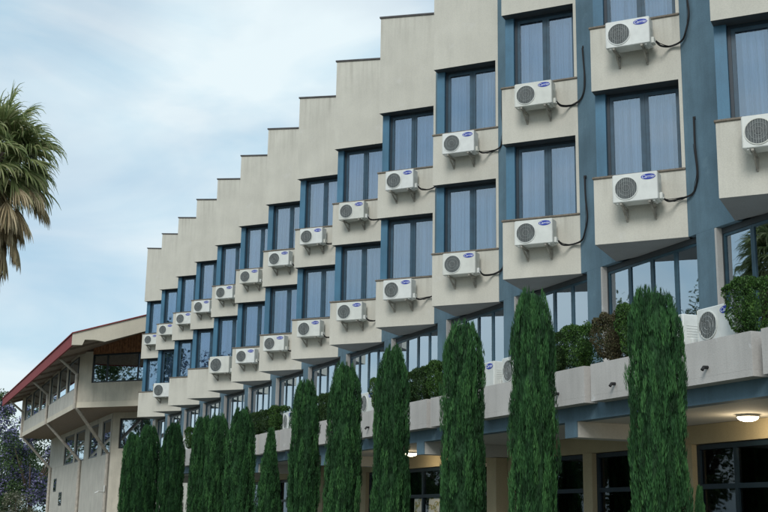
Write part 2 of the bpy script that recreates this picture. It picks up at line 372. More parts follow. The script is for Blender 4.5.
# terrace floor: pillars and strip windows
PW0, PW1 = 15.842, 16.332        # one blue pillar, bay 0
b = MB(); b.box(W, W+.45, 0, PW1-PW0, ZTER, zB-.002); me_pil = b.mesh('pillar', 'blue')
b = MB(); b.box(W+.004, W+.12, 0, .05, ZTER, zB-.004); me_cj = b.mesh('jamb_strip', 'planter')
SX = W+.12; SWID = PIT-(PW1-PW0)-.004; zs0 = ZTER+.02; zs1 = zB-.004
b = MB()
for y in [0, SWID-.07]: b.box(SX, SX+.10, y, y+.07, zs0, zs1)
b.box(SX, SX+.10, .07, SWID-.07, zs1-.10, zs1); b.box(SX, SX+.10, .07, SWID-.07, zs0, zs0+.10)
me_sw = b.mesh('window', 'head')
b = MB()
ps = (SWID-.14)/4
for i in range(4):
    y = .07+ps*i
    for yy in (y+.002, y+ps-.045): b.box(SX+.015, SX+.07, yy, yy+.043, zs0+.102, zs1-.102)
    b.box(SX+.015, SX+.07, y+.045, y+ps-.045, zs1-.15, zs1-.102); b.box(SX+.015, SX+.07, y+.045, y+ps-.045, zs0+.102, zs0+.16)
me_ss = b.mesh('sash', 'sashd')
me_sp = []
for i in range(4):
    y = .07+ps*i; b = MB(); b.box(SX+.038, SX+.046, y+.05, y+ps-.05, zs0+.15, zs1-.15); me_sp.append(b.mesh('pane', 'panebig'))
b = MB(); b.box(SX+.9, SX+.93, -.1, SWID+.1, zs0, zs1); me_sb = b.mesh('room_wall', 'room')
me_sc = []
for v in range(3):
    rnd = random.Random(90+v); b = MB()
    for (a0, a1) in ((.1+.2*v, 1.25), (1.55, 2.3), (2.45, SWID-.1)):
        n = 40; vs = []
        for i in range(n+1):
            y = a0+(a1-a0)*i/n
            for z in (zs0, zs1-.05): vs.append((SX+.24+.03*math.sin(i*1.1+v)+.015*math.sin(i*2.3), y, z))
        b.add(vs, [(2*i, 2*i+1, 2*i+3, 2*i+2) for i in range(n)])
    me_sc.append(b.mesh('curtain', 'curtain', True))
for k in KS:
    y = PW0+k*PIT
    link('pillar', me_pil, hotel, (0, y, 0))
    link('jamb_strip', me_cj, hotel, (0, y-.052, 0))
    y = PW1+(k-1)*PIT+.002
    wn = link('window', me_sw, hotel, (0, y, 0)); link('sash', me_ss, wn); link('room_wall', me_sb, wn); link('curtain', me_sc[k % 3], wn)
    for q in me_sp: link('pane', q, wn)
# slabs, roof, end walls
def part(name, mat, *bx, parent=None, **kw):
    b = MB()
    for q in bx: b.box(*q)
    return b.obj(name, mat, parent or hotel, **kw)
for z in (zB+.004, zH2+.03, zH3+.03): part('floor_slab', 'under', (W+.32, W+9, Y0+.3, Y1-.3, z, z+.25))
part('roof_slab', 'under', (W+.305, W+9.3, Y0, Y1, zT-.9, zT-.62))
part('end_wall', 'cream', (W+.002, W+9.3, Y1-.25, Y1, 0, zT-.45)); part('end_wall', 'cream', (W+.002, W+9.3, Y0, Y0+.25, ZTER+.3, zT-.45))
part('back_wall', 'cream', (W+9.31, W+9.6, Y0, Y1, 0, zT-.45))
part('terrace_slab', 'ceil', (9.40, W+9, 2.2, YT, ZCEIL, ZTER))
part('end_wall', 'cream', (W+.01, W+.3, YT, Y1-.26, 0, ZTER-.002))
part('edge_beam', 'blue', (9.22, 9.395, 2.2, YT, ZCEIL, ZTER-.12))
# planters along the terrace edge
PU = PIT/2; GAP = .17; PX0, PX1 = 9.0, 9.46; PZ0, PZ1 = 3.30, 3.82
b = MB(); t = .07
b.box(PX0, PX1, 0, PU-GAP, PZ0, PZ0+.08)
b.box(PX0, PX0+t, 0, PU-GAP, PZ0+.081, PZ1); b.box(PX1-t, PX1, 0, PU-GAP, PZ0+.081, PZ1)
b.box(PX0+t, PX1-t, 0, t, PZ0+.081, PZ1); b.box(PX0+t, PX1-t, PU-GAP-t, PU-GAP, PZ0+.081, PZ1)
me_pl = b.mesh('planter', 'planter')
b = MB(); b.box(PX0+t+.002, PX1-t-.002, t+.002, PU-GAP-t-.002, PZ0+.082, PZ1-.05); me_so = b.mesh('soil', 'soil')
b = MB(); b.tube([(PX0+.03,0,PZ0+.19),(PX0-.06,0,PZ0+.185),(PX0-.085,0,PZ0+.15)], .022, 8); me_dr = b.mesh('drain_spout', 'rub')
for i in range(-3, 29):
    yy = 10.44 + PU*i - PU + GAP*1.0
    if yy < 3 or yy > YT-1.7: continue
    pl = link('planter', me_pl, hotel, (0, yy, 0)); link('soil', me_so, pl)
    if i % 2 == 1 or i in (2,): link('drain_spout', me_dr, pl, (0, (PU-GAP)*.5+.1*((i*7) % 5-2), 0))
# cross beams under the terrace
CB = 5.292
for i in range(-1, 6):
    y = 14.70+CB*i
    part('cross_beam', 'ceil', (9.236, 11.02, y, y+.32, ZCEIL-.23, ZCEIL-.002))
    part('beam_end', 'blue', (9.212, 9.235, y+.002, y+.318, ZCEIL-.232, ZCEIL+.0))
# ground floor wall with openings
GX = 11.0; GH = 2.81
ops = [(11.0,14.36),(14.95,17.05),(17.33,19.55),(20.55,22.95),(22.99,27.2),(28.2,30.3),(31.0,34.4),(35.2,38.4),(39.2,42.0)]
part('lintel_wall', 'yellow', (GX, GX+.3, 3, YT-.01, GH, ZCEIL-.004))
ye = 3
for a0, a1 in ops+[(YT-.02, 0)]:
    if a0-ye > .05: part('wall_column', 'yellow', (GX-.03, GX+.3, ye, a0, .1, GH-.003))
    ye = a1
part('column', 'yellow', (10.72, 10.965, 19.98, 20.36, .1, ZCEIL-.24))
part('entrance_door', 'wood', (GX+.05, GX+.12, 19.56, 20.5, .1, GH-.003))
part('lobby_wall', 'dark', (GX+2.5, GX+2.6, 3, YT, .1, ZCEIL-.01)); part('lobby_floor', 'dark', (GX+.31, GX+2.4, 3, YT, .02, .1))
for a0, a1 in ops:
    b = MB(); n = max(2, round((a1-a0)/.95)); zt = 2.2
    for i in range(n+1):
        y = a0+(a1-a0-.07)*i/n; b.box(GX+.06, GX+.14, y, y+.07, .12, GH-.01)
    for i in range(n):
        ya, yb = a0+(a1-a0-.07)*i/n+.07, a0+(a1-a0-.07)*(i+1)/n
        for z in (GH-.08, zt-.04, .12): b.box(GX+.06, GX+.14, ya, yb, z, z+.07)
    wn = b.obj('window', 'frame', hotel)
    for i in range(n):
        ya, yb = a0+(a1-a0-.07)*i/n+.071, a0+(a1-a0-.07)*(i+1)/n-.001
        for z0, z1 in ((.191, zt-.041), (zt+.031, GH-.081)): part('pane', 'panedark', (GX+.095, GX+.103, ya, yb, z0, z1), parent=wn)

# ------------------------------------------------------------------ lamps under the terrace
def ceiling_lamp(x, y, label):
    t = empty('ceiling_lamp', label, 'lamp', (x, y, ZCEIL), 0, 'round lamps under the terrace')
    n = 24
    b = MB(); b.v = []; ring = [(.155*math.cos(2*math.pi*i/n), .155*math.sin(2*math.pi*i/n)) for i in range(n)]
    b.prism(ring, -.035, -.001); b.obj('lamp_base', 'metal', t)
    b = MB(); vs = []; fs = []
    for j in range(5):
        a = j/4*math.pi/2
        for i in range(n): vs.append((.14*math.cos(a)*math.cos(2*math.pi*i/n), .14*math.cos(a)*math.sin(2*math.pi*i/n), -.036-.06*math.sin(a)))
    for j in range(4):
        for i in range(n): q = (i+1) % n; fs.append((j*n+i, (j+1)*n+i, (j+1)*n+q, j*n+q))
    b.add(vs, fs); b.obj('lamp_shade', 'lamp', t, True)
    ld = bpy.data.lights.new('lamp_light', 'POINT'); ld.energy = 9; ld.color = (1, .80, .52); ld.shadow_soft_size = .12
    lo = bpy.data.objects.new('lamp_light', ld); col.objects.link(lo); lo.parent = t; lo.location = (0,0,-.22)
ceiling_lamp(10.53, 12.56, 'lit round lamp on the white ceiling beside the widest dark window')
ceiling_lamp(10.35, 23.13, 'lit round lamp on the ceiling above the windows with posters')

# ------------------------------------------------------------------ air conditioners
def txt_mesh(body, size, shear):
    c = bpy.data.curves.new('lettering', 'FONT'); c.body = body; c.size = size; c.align_x = 'CENTER'; c.align_y = 'CENTER'; c.shear = shear; c.extrude = .0012
    o = bpy.data.objects.new('lettering', c); me = bpy.data.meshes.new_from_object(o); bpy.data.objects.remove(o); bpy.data.curves.remove(c)
    for v in me.vertices: v.co = Vector((v.co.x, -v.co.z, v.co.y))      # stand it up, facing local -y
    me.materials.clear(); me.materials.append(M['logow']); return me
def ac_meshes(wd, hg, dp, fr):
    r = {}
    cx, cz = fr+.045, hg*.5
    b = MB(); b.cbox(0, wd, 0, dp, .02, hg, .012); b.box(.06,.10,.03,dp-.03,0,.0205); b.box(wd-.10,wd-.06,.03,dp-.03,0,.0205)
    # louvre grooves on the service side and seam
    for i in range(5): b.box(wd-.0005, wd+.004, .05, dp-.06, hg*.35+.035*i, hg*.35+.035*i+.012)
    r['casing'] = b.mesh('casing', 'acw')
    b = MB(); n = 28     # square fan panel with rounded corner look: raised ring
    vs = []; fs = []
    for i in range(n):
        a = 2*math.pi*i/n; c, s = math.cos(a), math.sin(a)
        for rr, y in ((fr*1.05, -.001), (fr*1.05, -.014), (fr*.98, -.014), (fr*.98, -.001)): vs.append((cx+rr*c, y, cz+rr*s))
    for i in range(n):
        q = (i+1) % n
        for j in range(3): fs.append((i*4+j, q*4+j, q*4+j+1, i*4+j+1))
    b.add(vs, fs); b.box(.012, .018, -.006, -.001, .03, hg-.015); b.box(cx+fr+.03, cx+fr+.036, -.004, -.001, .03, hg-.015)
    r['fan_ring'] = b.mesh('fan_ring', 'acw')
    b = MB(); b.disc((cx, -.0035, cz), fr*.985, 28, .003); r['fan_opening'] = b.mesh('fan_opening', 'acd')
    b = MB()
    for i in range(3):
        a = 2*math.pi*i/3+.4; vs = []
        for t, rr in ((-.42, .25), (.42, .25), (.55, .9), (-.25, .92)): vs.append((cx+fr*rr*math.cos(a+t), -.006-.002*(t > 0), cz+fr*rr*math.sin(a+t)))
        b.add(vs, [(0, 1, 2, 3)])
    b.disc((cx, -.010, cz), fr*.2, 14, .006); r['fan_blade'] = b.mesh('fan_blade', 'acg')
    b = MB(); nb = 11
    for i in range(nb):
        x = -fr*.93+2*fr*.93*i/(nb-1); h = math.sqrt(max(0, (fr*.98)**2-x*x)); b.box(cx+x-.0022, cx+x+.0022, -.0175, -.0135, cz-h, cz+h)
    for q in (.33, .66):
        m_ = 24
        for i in range(m_):
            a0, a1 = 2*math.pi*i/m_, 2*math.pi*(i+1)/m_
            b.tube([(cx+fr*q*math.cos(a0), -.019, cz+fr*q*math.sin(a0)), (cx+fr*q*math.cos(a1), -.019, cz+fr*q*math.sin(a1))], .0022, 3)
    r['fan_guard'] = b.mesh('fan_guard', 'wire')
    lx = (cx+fr+.036+wd)/2; lw = (wd-(cx+fr+.036))*.40
    b = MB(); n = 26; ring = [(lx+lw*math.cos(2*math.pi*i/n), -.0055, hg*.83+lw*.40*math.sin(2*math.pi*i/n)) for i in range(n)]
    b.add(ring+[(x, -.0008, z) for x, y, z in ring], [tuple(range(n))]+[(i, n+i, n+(i+1) % n, (i+1) % n) for i in range(n)])
    r['badge'] = b.mesh('badge', 'logo'); r['lettering'] = txt_mesh('Carrier', lw*.62, .35); r['logo_at'] = (lx, -.0065, hg*.83)
    b = MB(); b.cbox(wd, wd+.055, dp*.35, dp*.85, hg*.08, hg*.30, .008); b.tube([(wd+.03, dp*.45, hg*.1), (wd+.075, dp*.45, hg*.1)], .014, 6)
    r['valve_cover'] = b.mesh('valve_cover', 'acw')
    return r
def wall_bracket(wd, dp, off):
    b = MB()
    for x in (.13, wd-.17):
        b.box(x, x+.04, -.02, dp+off, -.03, -.001); b.box(x, x+.04, dp+off-.03, dp+off-.002, -.24, -.03)
        b.add([(x+.008, .05, -.03), (x+.032, .05, -.03), (x+.032, .10, -.03), (x+.008, .10, -.03), (x+.008, dp+off-.06, -.22), (x+.032, dp+off-.06, -.22), (x+.032, dp+off-.03, -.185), (x+.008, dp+off-.03, -.185)],
              [(0, 1, 2, 3), (7, 6, 5, 4), (0, 4, 5, 1), (1, 5, 6, 2), (2, 6, 7, 3), (3, 7, 4, 0)])
    return b.mesh('bracket', 'brk')
AC1 = ac_meshes(.82, .54, .30, .205); BR1 = wall_bracket(.82, .30, .12)
AC2 = ac_meshes(.92, .68, .34, .265); BR2 = wall_bracket(.92, .34, .10)
AC3 = ac_meshes(.72, .45, .28, .170)
def spline(ps, n=7):
    ps = [Vector(p) for p in ps]; out = []
    for i in range(len(ps)-1):
        p0, p1, p2, p3 = ps[max(i-1,0)], ps[i], ps[i+1], ps[min(i+2,len(ps)-1)]
        for j in range(n):
            t = j/n; out.append(.5*((2*p1)+(p2-p0)*t+(2*p0-5*p1+4*p2-p3)*t*t+(3*p1-p0-3*p2+p3)*t**3))
    return out+[ps[-1]]
def pipe_mesh(seed, rise):
    rnd = random.Random(seed); b = MB(); ox, oy = .42, -.42
    def wl(s, off): return (FACE-ox+.747*s-.665*off, -oy-.665*s-.747*off)      # along the blue wall from the inner corner
    x0 = .89; dz = rnd.uniform(-.05, .05)
    pts = [(x0, .14, .07), (x0+.08, .2, .02+dz), (x0+.22, .38, .06+dz)]
    for s, off, z in ((.12, .03, .12+dz), (.26, .03, .26+dz), (.31+rnd.uniform(-.03, .03), .03, .5), (.29, .03, .5+rise*.5), (.27, .03, .5+rise)):
        x, y = wl(s, off); pts.append((x, y, z))
    pts = [Vector(p)+Vector((rnd.gauss(0, .008), 0, rnd.gauss(0, .012))) for p in pts]
    b.tube(spline(pts), .019, 7); x, y = wl(.27, .012); b.box(x-.026, x+.026, y-.02, y+.02, .47+rise, .53+rise)
    q = [(p[0]+.012, p[1]-.028, p[2]+rnd.uniform(-.03, .03)) for p in pts]
    b.tube(spline(q), .008, 5)
    q = [(p[0]-.015+rnd.uniform(-.02, .02), p[1]-.02, p[2]+rnd.uniform(-.06, .02)) for p in pts[1:-1]]
    b.tube(spline(q), .005, 5)
    return b.mesh('pipe', 'rub', True)
PIPES = [pipe_mesh(3, .75), pipe_mesh(5, 1.0), pipe_mesh(8, .9)]
def make_ac(kind, label, loc, rz, group, logo=True, bracket=None, pipe=None):
    t = empty('air_conditioner', label, 'air conditioner', loc, rz, group)
    for n in ('casing', 'fan_ring', 'fan_opening', 'fan_blade', 'fan_guard', 'valve_cover'): link(n, kind[n], t)
    if logo:
        bd = link('badge', kind['badge'], t); link('lettering', kind['lettering'], bd, kind['logo_at'])
    if bracket: link('bracket', bracket, t)
    if pipe: link('pipe', pipe, t)
    return t
e1 = Vector((.66488, -.74695, 0)); nn = Vector((.74695, .66488, 0))
for k in range(0, 14):
    for ri, zs in ((0, zS2), (1, zS3)):
        big = ri == 0 and k in (9, 12)
        if ri == 0 and k in (10, 11, 13): continue
        if ri == 1 and k == 0: continue
        jit = random.Random(k*2+ri); u = .42+jit.uniform(-.03, .04); dz = jit.uniform(-.02, .02)
        rowname = 'upper-row' if ri else 'lower-row'
        bayn = ORD[14-k]+' window bay from the red-roofed wing'
        if big:
            loc = Vector(bay_loc(k))+e1*.34-nn*.44+Vector((0, 0, zs-.70+dz+.06))
            make_ac(AC2, f'large unbranded white air conditioner, {rowname} sill, {bayn}', loc, RZ, 'air conditioners on the facade', False, BR2)
        else:
            loc = Vector(bay_loc(k))+e1*u-nn*.42+Vector((0, 0, zs-.645+dz))
            make_ac(AC1, f'white wall-hung air conditioner, {rowname} sill, {bayn}', loc, RZ+jit.uniform(-.02, .02), 'air conditioners on the facade', True, BR1, PIPES[(k+ri) % 3])
# units standing at the terrace edge, fan side to the street
TR = -math.pi/2
for y1, lab, lg in ((12.83, 'white air conditioner on terrace edge between the broadest cypress and another unit', True),
                (11.83, 'white air conditioner on terrace edge beside the bright green clipped bush', True),
                (17.93, 'white air conditioner on terrace edge, farther of the pair between two cypresses above the entrance', True),
                (16.92, 'white air conditioner on terrace edge, nearer the dark thin bush, above the entrance', True),
                (23.2, 'white air conditioner on terrace edge between two tall cypresses above the poster windows', True),
                (28.5, 'white air conditioner on terrace edge beside low hedge', True),
                (39.3, 'white air conditioner on terrace edge near the three far cypresses', True)):
    t = make_ac(AC3, lab, (9.2, y1, PZ1+.002), TR, 'air conditioners on the terrace edge', lg)

# ------------------------------------------------------------------ red-roofed wing at the far end
wing = empty('red_roofed_wing', 'two-storey cream wing with red sloping roof edge, struts and overhanging upper floor', 'building')
Zc = CAMH
def wpart(name, mat, *bx, parent=None, loc=(0,0,0), rz=0):
    b = MB()
    for q in bx: b.box(*q)
    return b.obj(name, mat, parent or wing, loc=loc, rz=rz)
A = (9.65, 68.0); SL = .335; LX0 = 12.1
def under(X): return 8.78+SL*(X-8.4)+Zc
FL = 6.6                                     # length of the angled face
ae = (A[0]+.66488*FL, A[1]-.74695*FL)
b = MB(); b.prism([A, ae, (22, ae[1]), (22, 97.2), (A[0], 97.2)], 6.05+Zc, 6.36+Zc); b.mi = [1]+[0]*(len(b.f)-1); b.obj('floor_slab', ['verge', 'soffit2'], wing)
# angled upper face, local frame at A
def face(name, mat, *bx, parent=None): return wpart(name, mat, *bx, parent=parent, loc=(*A, 0) if parent is None else (0,0,0), rz=RZ if parent is None else 0)
face('wall', 'wing', (.03, FL, .03, .25, 6.362+Zc, 7.43+Zc), (.03, .96, .031, .25, 7.431+Zc, under(A[0])+.02))
wn = face('window', 'darkframe', (.961, 1.04, .08, .18, 7.432+Zc, 9.05+Zc), (1.94, 2.01, .08, .18, 7.50+Zc, 8.97+Zc), (4.08, 4.15, .08, .18, 7.50+Zc, 8.97+Zc),
          (1.04, FL, .08, .18, 7.432+Zc, 7.51+Zc), (1.04, FL, .08, .18, 8.96+Zc, 9.05+Zc))
for u0, u1 in ((1.041, 1.939), (2.011, 4.079), (4.151, FL)): face('pane', 'panebig', (u0, u1, .12, .13, 7.511+Zc, 8.959+Zc), parent=wn)
face('room_wall', 'dark', (1.0, FL, 1.5, 1.55, 7.4+Zc, 9.1+Zc), parent=wn)
b = MB(); nplk = 44
for i in range(nplk):
    u0 = .97+(FL-.97)*i/nplk; u1 = u0+(FL-.97)/nplk-.015; jt = .012*((i*7) % 3)
    ze = under(A[0]+.665*u0)+.1
    b.box(u0, u1, .02+jt, .06+jt, 9.06+Zc, ze)
b.box(.97, FL, .075, .2, 9.062+Zc, 9.5+Zc); b.obj('wood_cladding', 'wood', wing, loc=(*A, 0), rz=RZ)
# long upper side
cols_y = [68.0, 80.7, 95.6]
wpart('wall', 'wing', (A[0]+.1, A[0]+.3, 68.3, 97, 9.02+Zc, 9.5+Zc))
yy = 68.25
ends = []
for y0, y1, n in ((68.35, 80.5, 3), (80.9, 95.3, 3)):
    for i in range(n):
        a0 = y0+(y1-y0)*i/n; a1 = y0+(y1-y0)*(i+1)/n
        wpart('wall_panel', 'wingp', (A[0]+.02, A[0]+.2, a0+.02, a1-.02, 6.362+Zc, 7.22+Zc))
        wpart('mullion', 'wing', (A[0]+.0, A[0]+.2, a1-.16, a1+.16, 7.222+Zc, 9.018+Zc))
        f_ = wpart('window', 'darkframe', (A[0]+.06, A[0]+.14, a0+.162, a0+.25, 7.222+Zc, 9.018+Zc), (A[0]+.06, A[0]+.14, a1-.25, a1-.162, 7.222+Zc, 9.018+Zc),
                   (A[0]+.06, A[0]+.14, a0+.25, a1-.25, 8.93+Zc, 9.018+Zc), (A[0]+.06, A[0]+.14, a0+.25, a1-.25, 7.222+Zc, 7.30+Zc))
        wpart('pane', 'panebig', (A[0]+.09, A[0]+.10, a0+.251, a1-.251, 7.301+Zc, 8.929+Zc), parent=f_)
        wpart('curtain', ('curtain2', 'curtain', 'wood')[i % 3], (A[0]+.35, A[0]+.37, a0+.3+.4*(i % 2), a1-.9, 7.25+Zc, 9.0+Zc), parent=f_)
wpart('room_wall', 'dark', (A[0]+1.6, A[0]+1.65, 68.8, 97, 6.4+Zc, 9.5+Zc))
wpart('wall', 'wing', (A[0]+.0, A[0]+.2, 95.5, 97.2, 6.362+Zc, 9.5+Zc)); wpart('wall', 'wing', (A[0]+.2, 22, 97.0, 97.2, 6.362+Zc, 9.5+Zc), (LX0, 22, 97.0, 97.2, 0, 6.048+Zc))
# roof
def zr(X): return 9.35+SL*(X-8.4)+Zc
b = MB()
def roof_slab(x0, x1, y0, y1, t0, t1, f):
    b.add([(x0,y0,f(x0)+t0),(x1,y0,f(x1)+t0),(x1,y1,f(x1)+t0),(x0,y1,f(x0)+t0),(x0,y0,f(x0)+t1),(x1,y0,f(x1)+t1),(x1,y1,f(x1)+t1),(x0,y1,f(x0)+t1)],
          [(0,3,2,1),(4,5,6,7),(0,1,5,4),(1,2,6,5),(2,3,7,6),(3,0,4,7)])
roof_slab(8.30, 17, 61.68, 100.2, .0, .055, zr); roof_slab(17.001, 26, 61.68, 100.2, .0, .055, lambda X: zr(34-X))
rf = b.obj('roof', 'red', wing)
b = MB(); roof_slab(8.46, 17, 62.02, 100, -.60, -.50, zr); b.obj('soffit', 'soffit2', rf)
b = MB()
for i in range(9): roof_slab(8.5, 16.9, 63.5+4.2*i, 63.68+4.2*i, -.72, -.602, zr)
b.obj('rafters', 'soffit2', rf)
b = MB(); b.box(8.36, 8.45, 62.004, 100, 8.72+Zc, 9.345+Zc); b.obj('fascia', 'red', rf)
b = MB()
outl = [(8.36, 9.335), (8.36, 8.73), (8.87, 8.76), (8.98, 9.05), (9.5, 9.08), (10.02, 9.02), (11.97, 9.70), (17, 11.38), (17, 12.225)]
n = len(outl)
b.add([(x, 61.75, z+Zc) for x, z in outl]+[(x, 62.0, z+Zc) for x, z in outl],
      [(0,1,2,3),(0,3,4,5),(0,5,6),(0,6,7,8)]+[tuple(n+i for i in reversed(q)) for q in ((0,1,2,3),(0,3,4,5),(0,5,6),(0,6,7,8))]+[(i, n+i, n+(i+1) % n, (i+1) % n) for i in range(n)])
b.obj('verge_board', 'verge', rf)
# lower storey
LX = 12.1; LC = (LX, 69.8)
lw = [(70.3, 73.2), (74.6, 78.1), (79.9, 84.0), (84.6, 89.3)]
b = MB(); b.box(LX, LX+.25, 70.05, 97, 0, 3.70+Zc); b.box(LX, LX+.25, 70.05, 97, 5.76+Zc, 6.05+Zc)
ye = 70.05
for a0, a1 in lw+[(97, 0)]:
    b.box(LX-.01, LX+.25, ye, a0, 3.701+Zc, 5.759+Zc); ye = a1
b.obj('wall', 'wingp', wing)
for a0, a1 in lw:
    f_ = wpart('window', 'darkframe', (LX+.05, LX+.14, a0+.002, a0+.18, 3.702+Zc, 5.757+Zc), (LX+.05, LX+.14, a1-.18, a1-.002, 3.702+Zc, 5.757+Zc),
               (LX+.05, LX+.14, a0+.18, a1-.18, 3.702+Zc, 3.82+Zc), (LX+.05, LX+.14, a0+.18, a1-.18, 5.65+Zc, 5.757+Zc))
    wpart('pane', 'panebig', (LX+.08, LX+.09, a0+.181, a1-.181, 3.821+Zc, 5.649+Zc), parent=f_)
    wpart('curtain', 'curtain3', (LX+.3, LX+.32, a0+.5, a1-.4, 3.8+Zc, 5.7+Zc), parent=f_)
wpart('room_wall', 'dark', (LX+1.5, LX+1.6, 71, 97, 3.0+Zc, 6+Zc))
for y, z in ((92.9, 1.9), (89.6, .85)):
    f_ = wpart('window', 'darkframe', (LX-.03, LX-.002, y-.7, y+.7, z+Zc, z+.95+Zc)); wpart('pane', 'panebig', (LX-.04, LX-.031, y-.6, y+.6, z+.08+Zc, z+.87+Zc), parent=f_)
def lface(name, mat, *bx, parent=None): return wpart(name, mat, *bx, parent=parent, loc=(*LC, 0) if parent is None else (0,0,0), rz=RZ if parent is None else 0)
lface('wall', 'wing', (0, 5.5, 0, .25, 0, 3.96+Zc), (0, 5.5, 0, .25, 5.70+Zc, 6.05+Zc), (0, .52, -.01, .25, 3.961+Zc, 5.699+Zc))
f_ = lface('window', 'darkframe', (.521, .62, .05, .14, 3.962+Zc, 5.698+Zc), (2.0, 2.08, .05, .14, 4.05+Zc, 5.6+Zc), (.62, 5.5, .05, .14, 3.962+Zc, 4.05+Zc), (.62, 5.5, .05, .14, 5.60+Zc, 5.698+Zc))
for u0, u1 in ((.621, 1.999), (2.081, 5.5)): lface('pane', 'panebig', (u0, u1, .09, .10, 4.051+Zc, 5.599+Zc), parent=f_)
lface('curtain', 'curtain', (.7, 1.2, .3, .32, 4.0+Zc, 5.65+Zc), (1.5, 3.2, .3, .32, 4.0+Zc, 5.65+Zc), parent=f_); lface('room_wall', 'dark', (.5, 5.5, 1.2, 1.25, 3.9+Zc, 5.8+Zc), parent=f_)
for i, y in enumerate(cols_y):
    yl = 70.1 if i == 0 else y; xl = LX-.12
    b = MB(); b.tube([(xl, yl, 0), (xl, yl, 3.75+Zc)], .11, 10); b.tube([(xl, yl, 3.70+Zc), (A[0]+.05, y, 6.06+Zc)], .10, 10); b.obj('strut', 'pipe', wing)
    b = MB(); b.tube([(A[0]-.06, y, 6.0+Zc), (A[0]-.06, y, 8.0+Zc)], .09, 10); b.tube([(A[0]-.06, y, 7.95+Zc), (8.5, y-.2, 8.80+Zc)], .08, 10); b.obj('strut', 'pipe', wing)
b = MB(); b.tube([(11.98, 70.15, 1.5+Zc), (11.55, 69.9, 1.5+Zc), (11.35, 69.9, 1.38+Zc)], .04, 6); b.tube([(11.9, 69.95, 1.5+Zc), (11.9, 69.95, 1.85+Zc)], .035, 6); b.obj('wall_bracket', 'acw', wing)

# ------------------------------------------------------------------ plants
def cypress_mesh(seed, conical=False, cap=.13):
    rnd = random.Random(seed); b = MB()
    offs = Vector((seed*3.7, seed*1.3, 0))
    def rad(th, z):              # unit tree: height 1, radius 1 at the widest (separate xy scale)
        if conical: base = max(.02, (1-z)**.62)*(.6+.4*min(1, (1-z)*2.5))*1.25
        else: base = (1-.12*z*z)*min(1, max(0, (1-z)/cap))**(.48+cap*.4)
        base *= min(1, .70+z*6)
        rid = noise.noise(Vector((math.cos(th)*3.2, math.sin(th)*3.2, z*3.0))+offs)*.17+noise.noise(Vector((math.cos(th)*8, math.sin(th)*8, z*6))+offs)*.12
        return base*(1+rid)*.97
    n, mz = 28, 40; vs = []; fs = []
    for j in range(mz+1):
        z = .03+.955*j/mz
        for i in range(n):
            th = 2*math.pi*i/n; r = rad(th, z)*.66; vs.append((r*math.cos(th), r*math.sin(th), z))
    for j in range(mz):
        for i in range(n): q = (i+1) % n; fs.append((j*n+i, j*n+q, (j+1)*n+q, (j+1)*n+i))
    fs.append(tuple(range(mz*n, mz*n+n))); fs.append(tuple(range(n-1, -1, -1)))
    b.add(vs, fs)
    HS = 4.4; RS = .33           # proportions the sprays are sized for
    def S(v): return Vector((v.x/RS, v.y/RS, v.z/HS))
    def spray(p, d, ln, wd, ph):
        sd_ = d.orthogonal().normalized(); sd_ = Matrix.Rotation(ph, 3, d) @ sd_
        b.add([p-S(sd_*wd*.4), p+S(d*ln*.45-sd_*wd), p+S(d*ln), p+S(d*ln*.45+sd_*wd)], [(0, 1, 2, 3)])
    tones = [0.05]*len(b.f)  # core and close cover stay darkest: shade between plumes put into the colour
    for c in range(9000):        # close cover
        z = .02+.95*rnd.random(); th = rnd.uniform(0, 2*math.pi); r0 = rad(th, z)
        if r0 < .03: continue
        r = r0*rnd.uniform(.66, .82); out = Vector((math.cos(th), math.sin(th), 0)); tan = Vector((-out.y, out.x, 0))
        d = (out*rnd.uniform(0, .35)+tan*rnd.uniform(-.3, .3)+Vector((0, 0, 1))).normalized()
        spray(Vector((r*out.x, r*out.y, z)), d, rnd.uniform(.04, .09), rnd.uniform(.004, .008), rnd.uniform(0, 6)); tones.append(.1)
    for c in range(640):         # upright plumes that make the ropy surface
        z = .01+.93*rnd.random(); th = rnd.uniform(0, 2*math.pi); r0 = rad(th, z)
        if r0 < .05: continue
        out = Vector((math.cos(th), math.sin(th), 0)); tan = Vector((-out.y, out.x, 0))
        ln = rnd.uniform(.16, .42); lean = rnd.uniform(-.04, .05)+(.10 if rnd.random() < .06 else 0); sw = rnd.uniform(-.09, .09); pr = rnd.uniform(.020, .040); tone = rnd.random()**1.3; brown = rnd.random() < .05
        p0 = Vector((r0*out.x, r0*out.y, z))*1.0; pf = rnd.uniform(.86, .96); p0.x *= pf; p0.y *= pf
        axis = (out*lean+tan*sw+Vector((0, 0, 1))).normalized()
        if z*HS+ln > HS*.99: ln = max(.06, HS*.99-z*HS+rnd.uniform(-.03, .04))
        zt = z+ln/HS; rt_ = rad(th, min(.97, zt))
        pull = (r0-rt_)*RS if rt_ < r0 else 0        # follow the tapering outline
        for q in range(int(95*ln/.3)):
            t = rnd.random(); rr = pr*(1-t)**.5*rnd.uniform(.5, 1.1); an = rnd.uniform(0, 6.283)
            off = (out*math.cos(an)+tan*math.sin(an))*rr
            p = p0+S(axis*ln*t-out*pull*t*t*.9+off)
            d = (axis+off.normalized()*rnd.uniform(.02, .28)).normalized()
            spray(p, d, rnd.uniform(.045, .10), rnd.uniform(.0026, .0052), rnd.uniform(0, 6)); tones.append(tone)
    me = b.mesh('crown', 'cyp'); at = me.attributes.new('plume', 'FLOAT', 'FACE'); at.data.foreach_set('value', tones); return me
CYP = [cypress_mesh(1, cap=.12), cypress_mesh(2, cap=.14), cypress_mesh(3, cap=.16), cypress_mesh(4, cap=.10)]+[cypress_mesh(9, True)]+[cypress_mesh(6, cap=.19)]
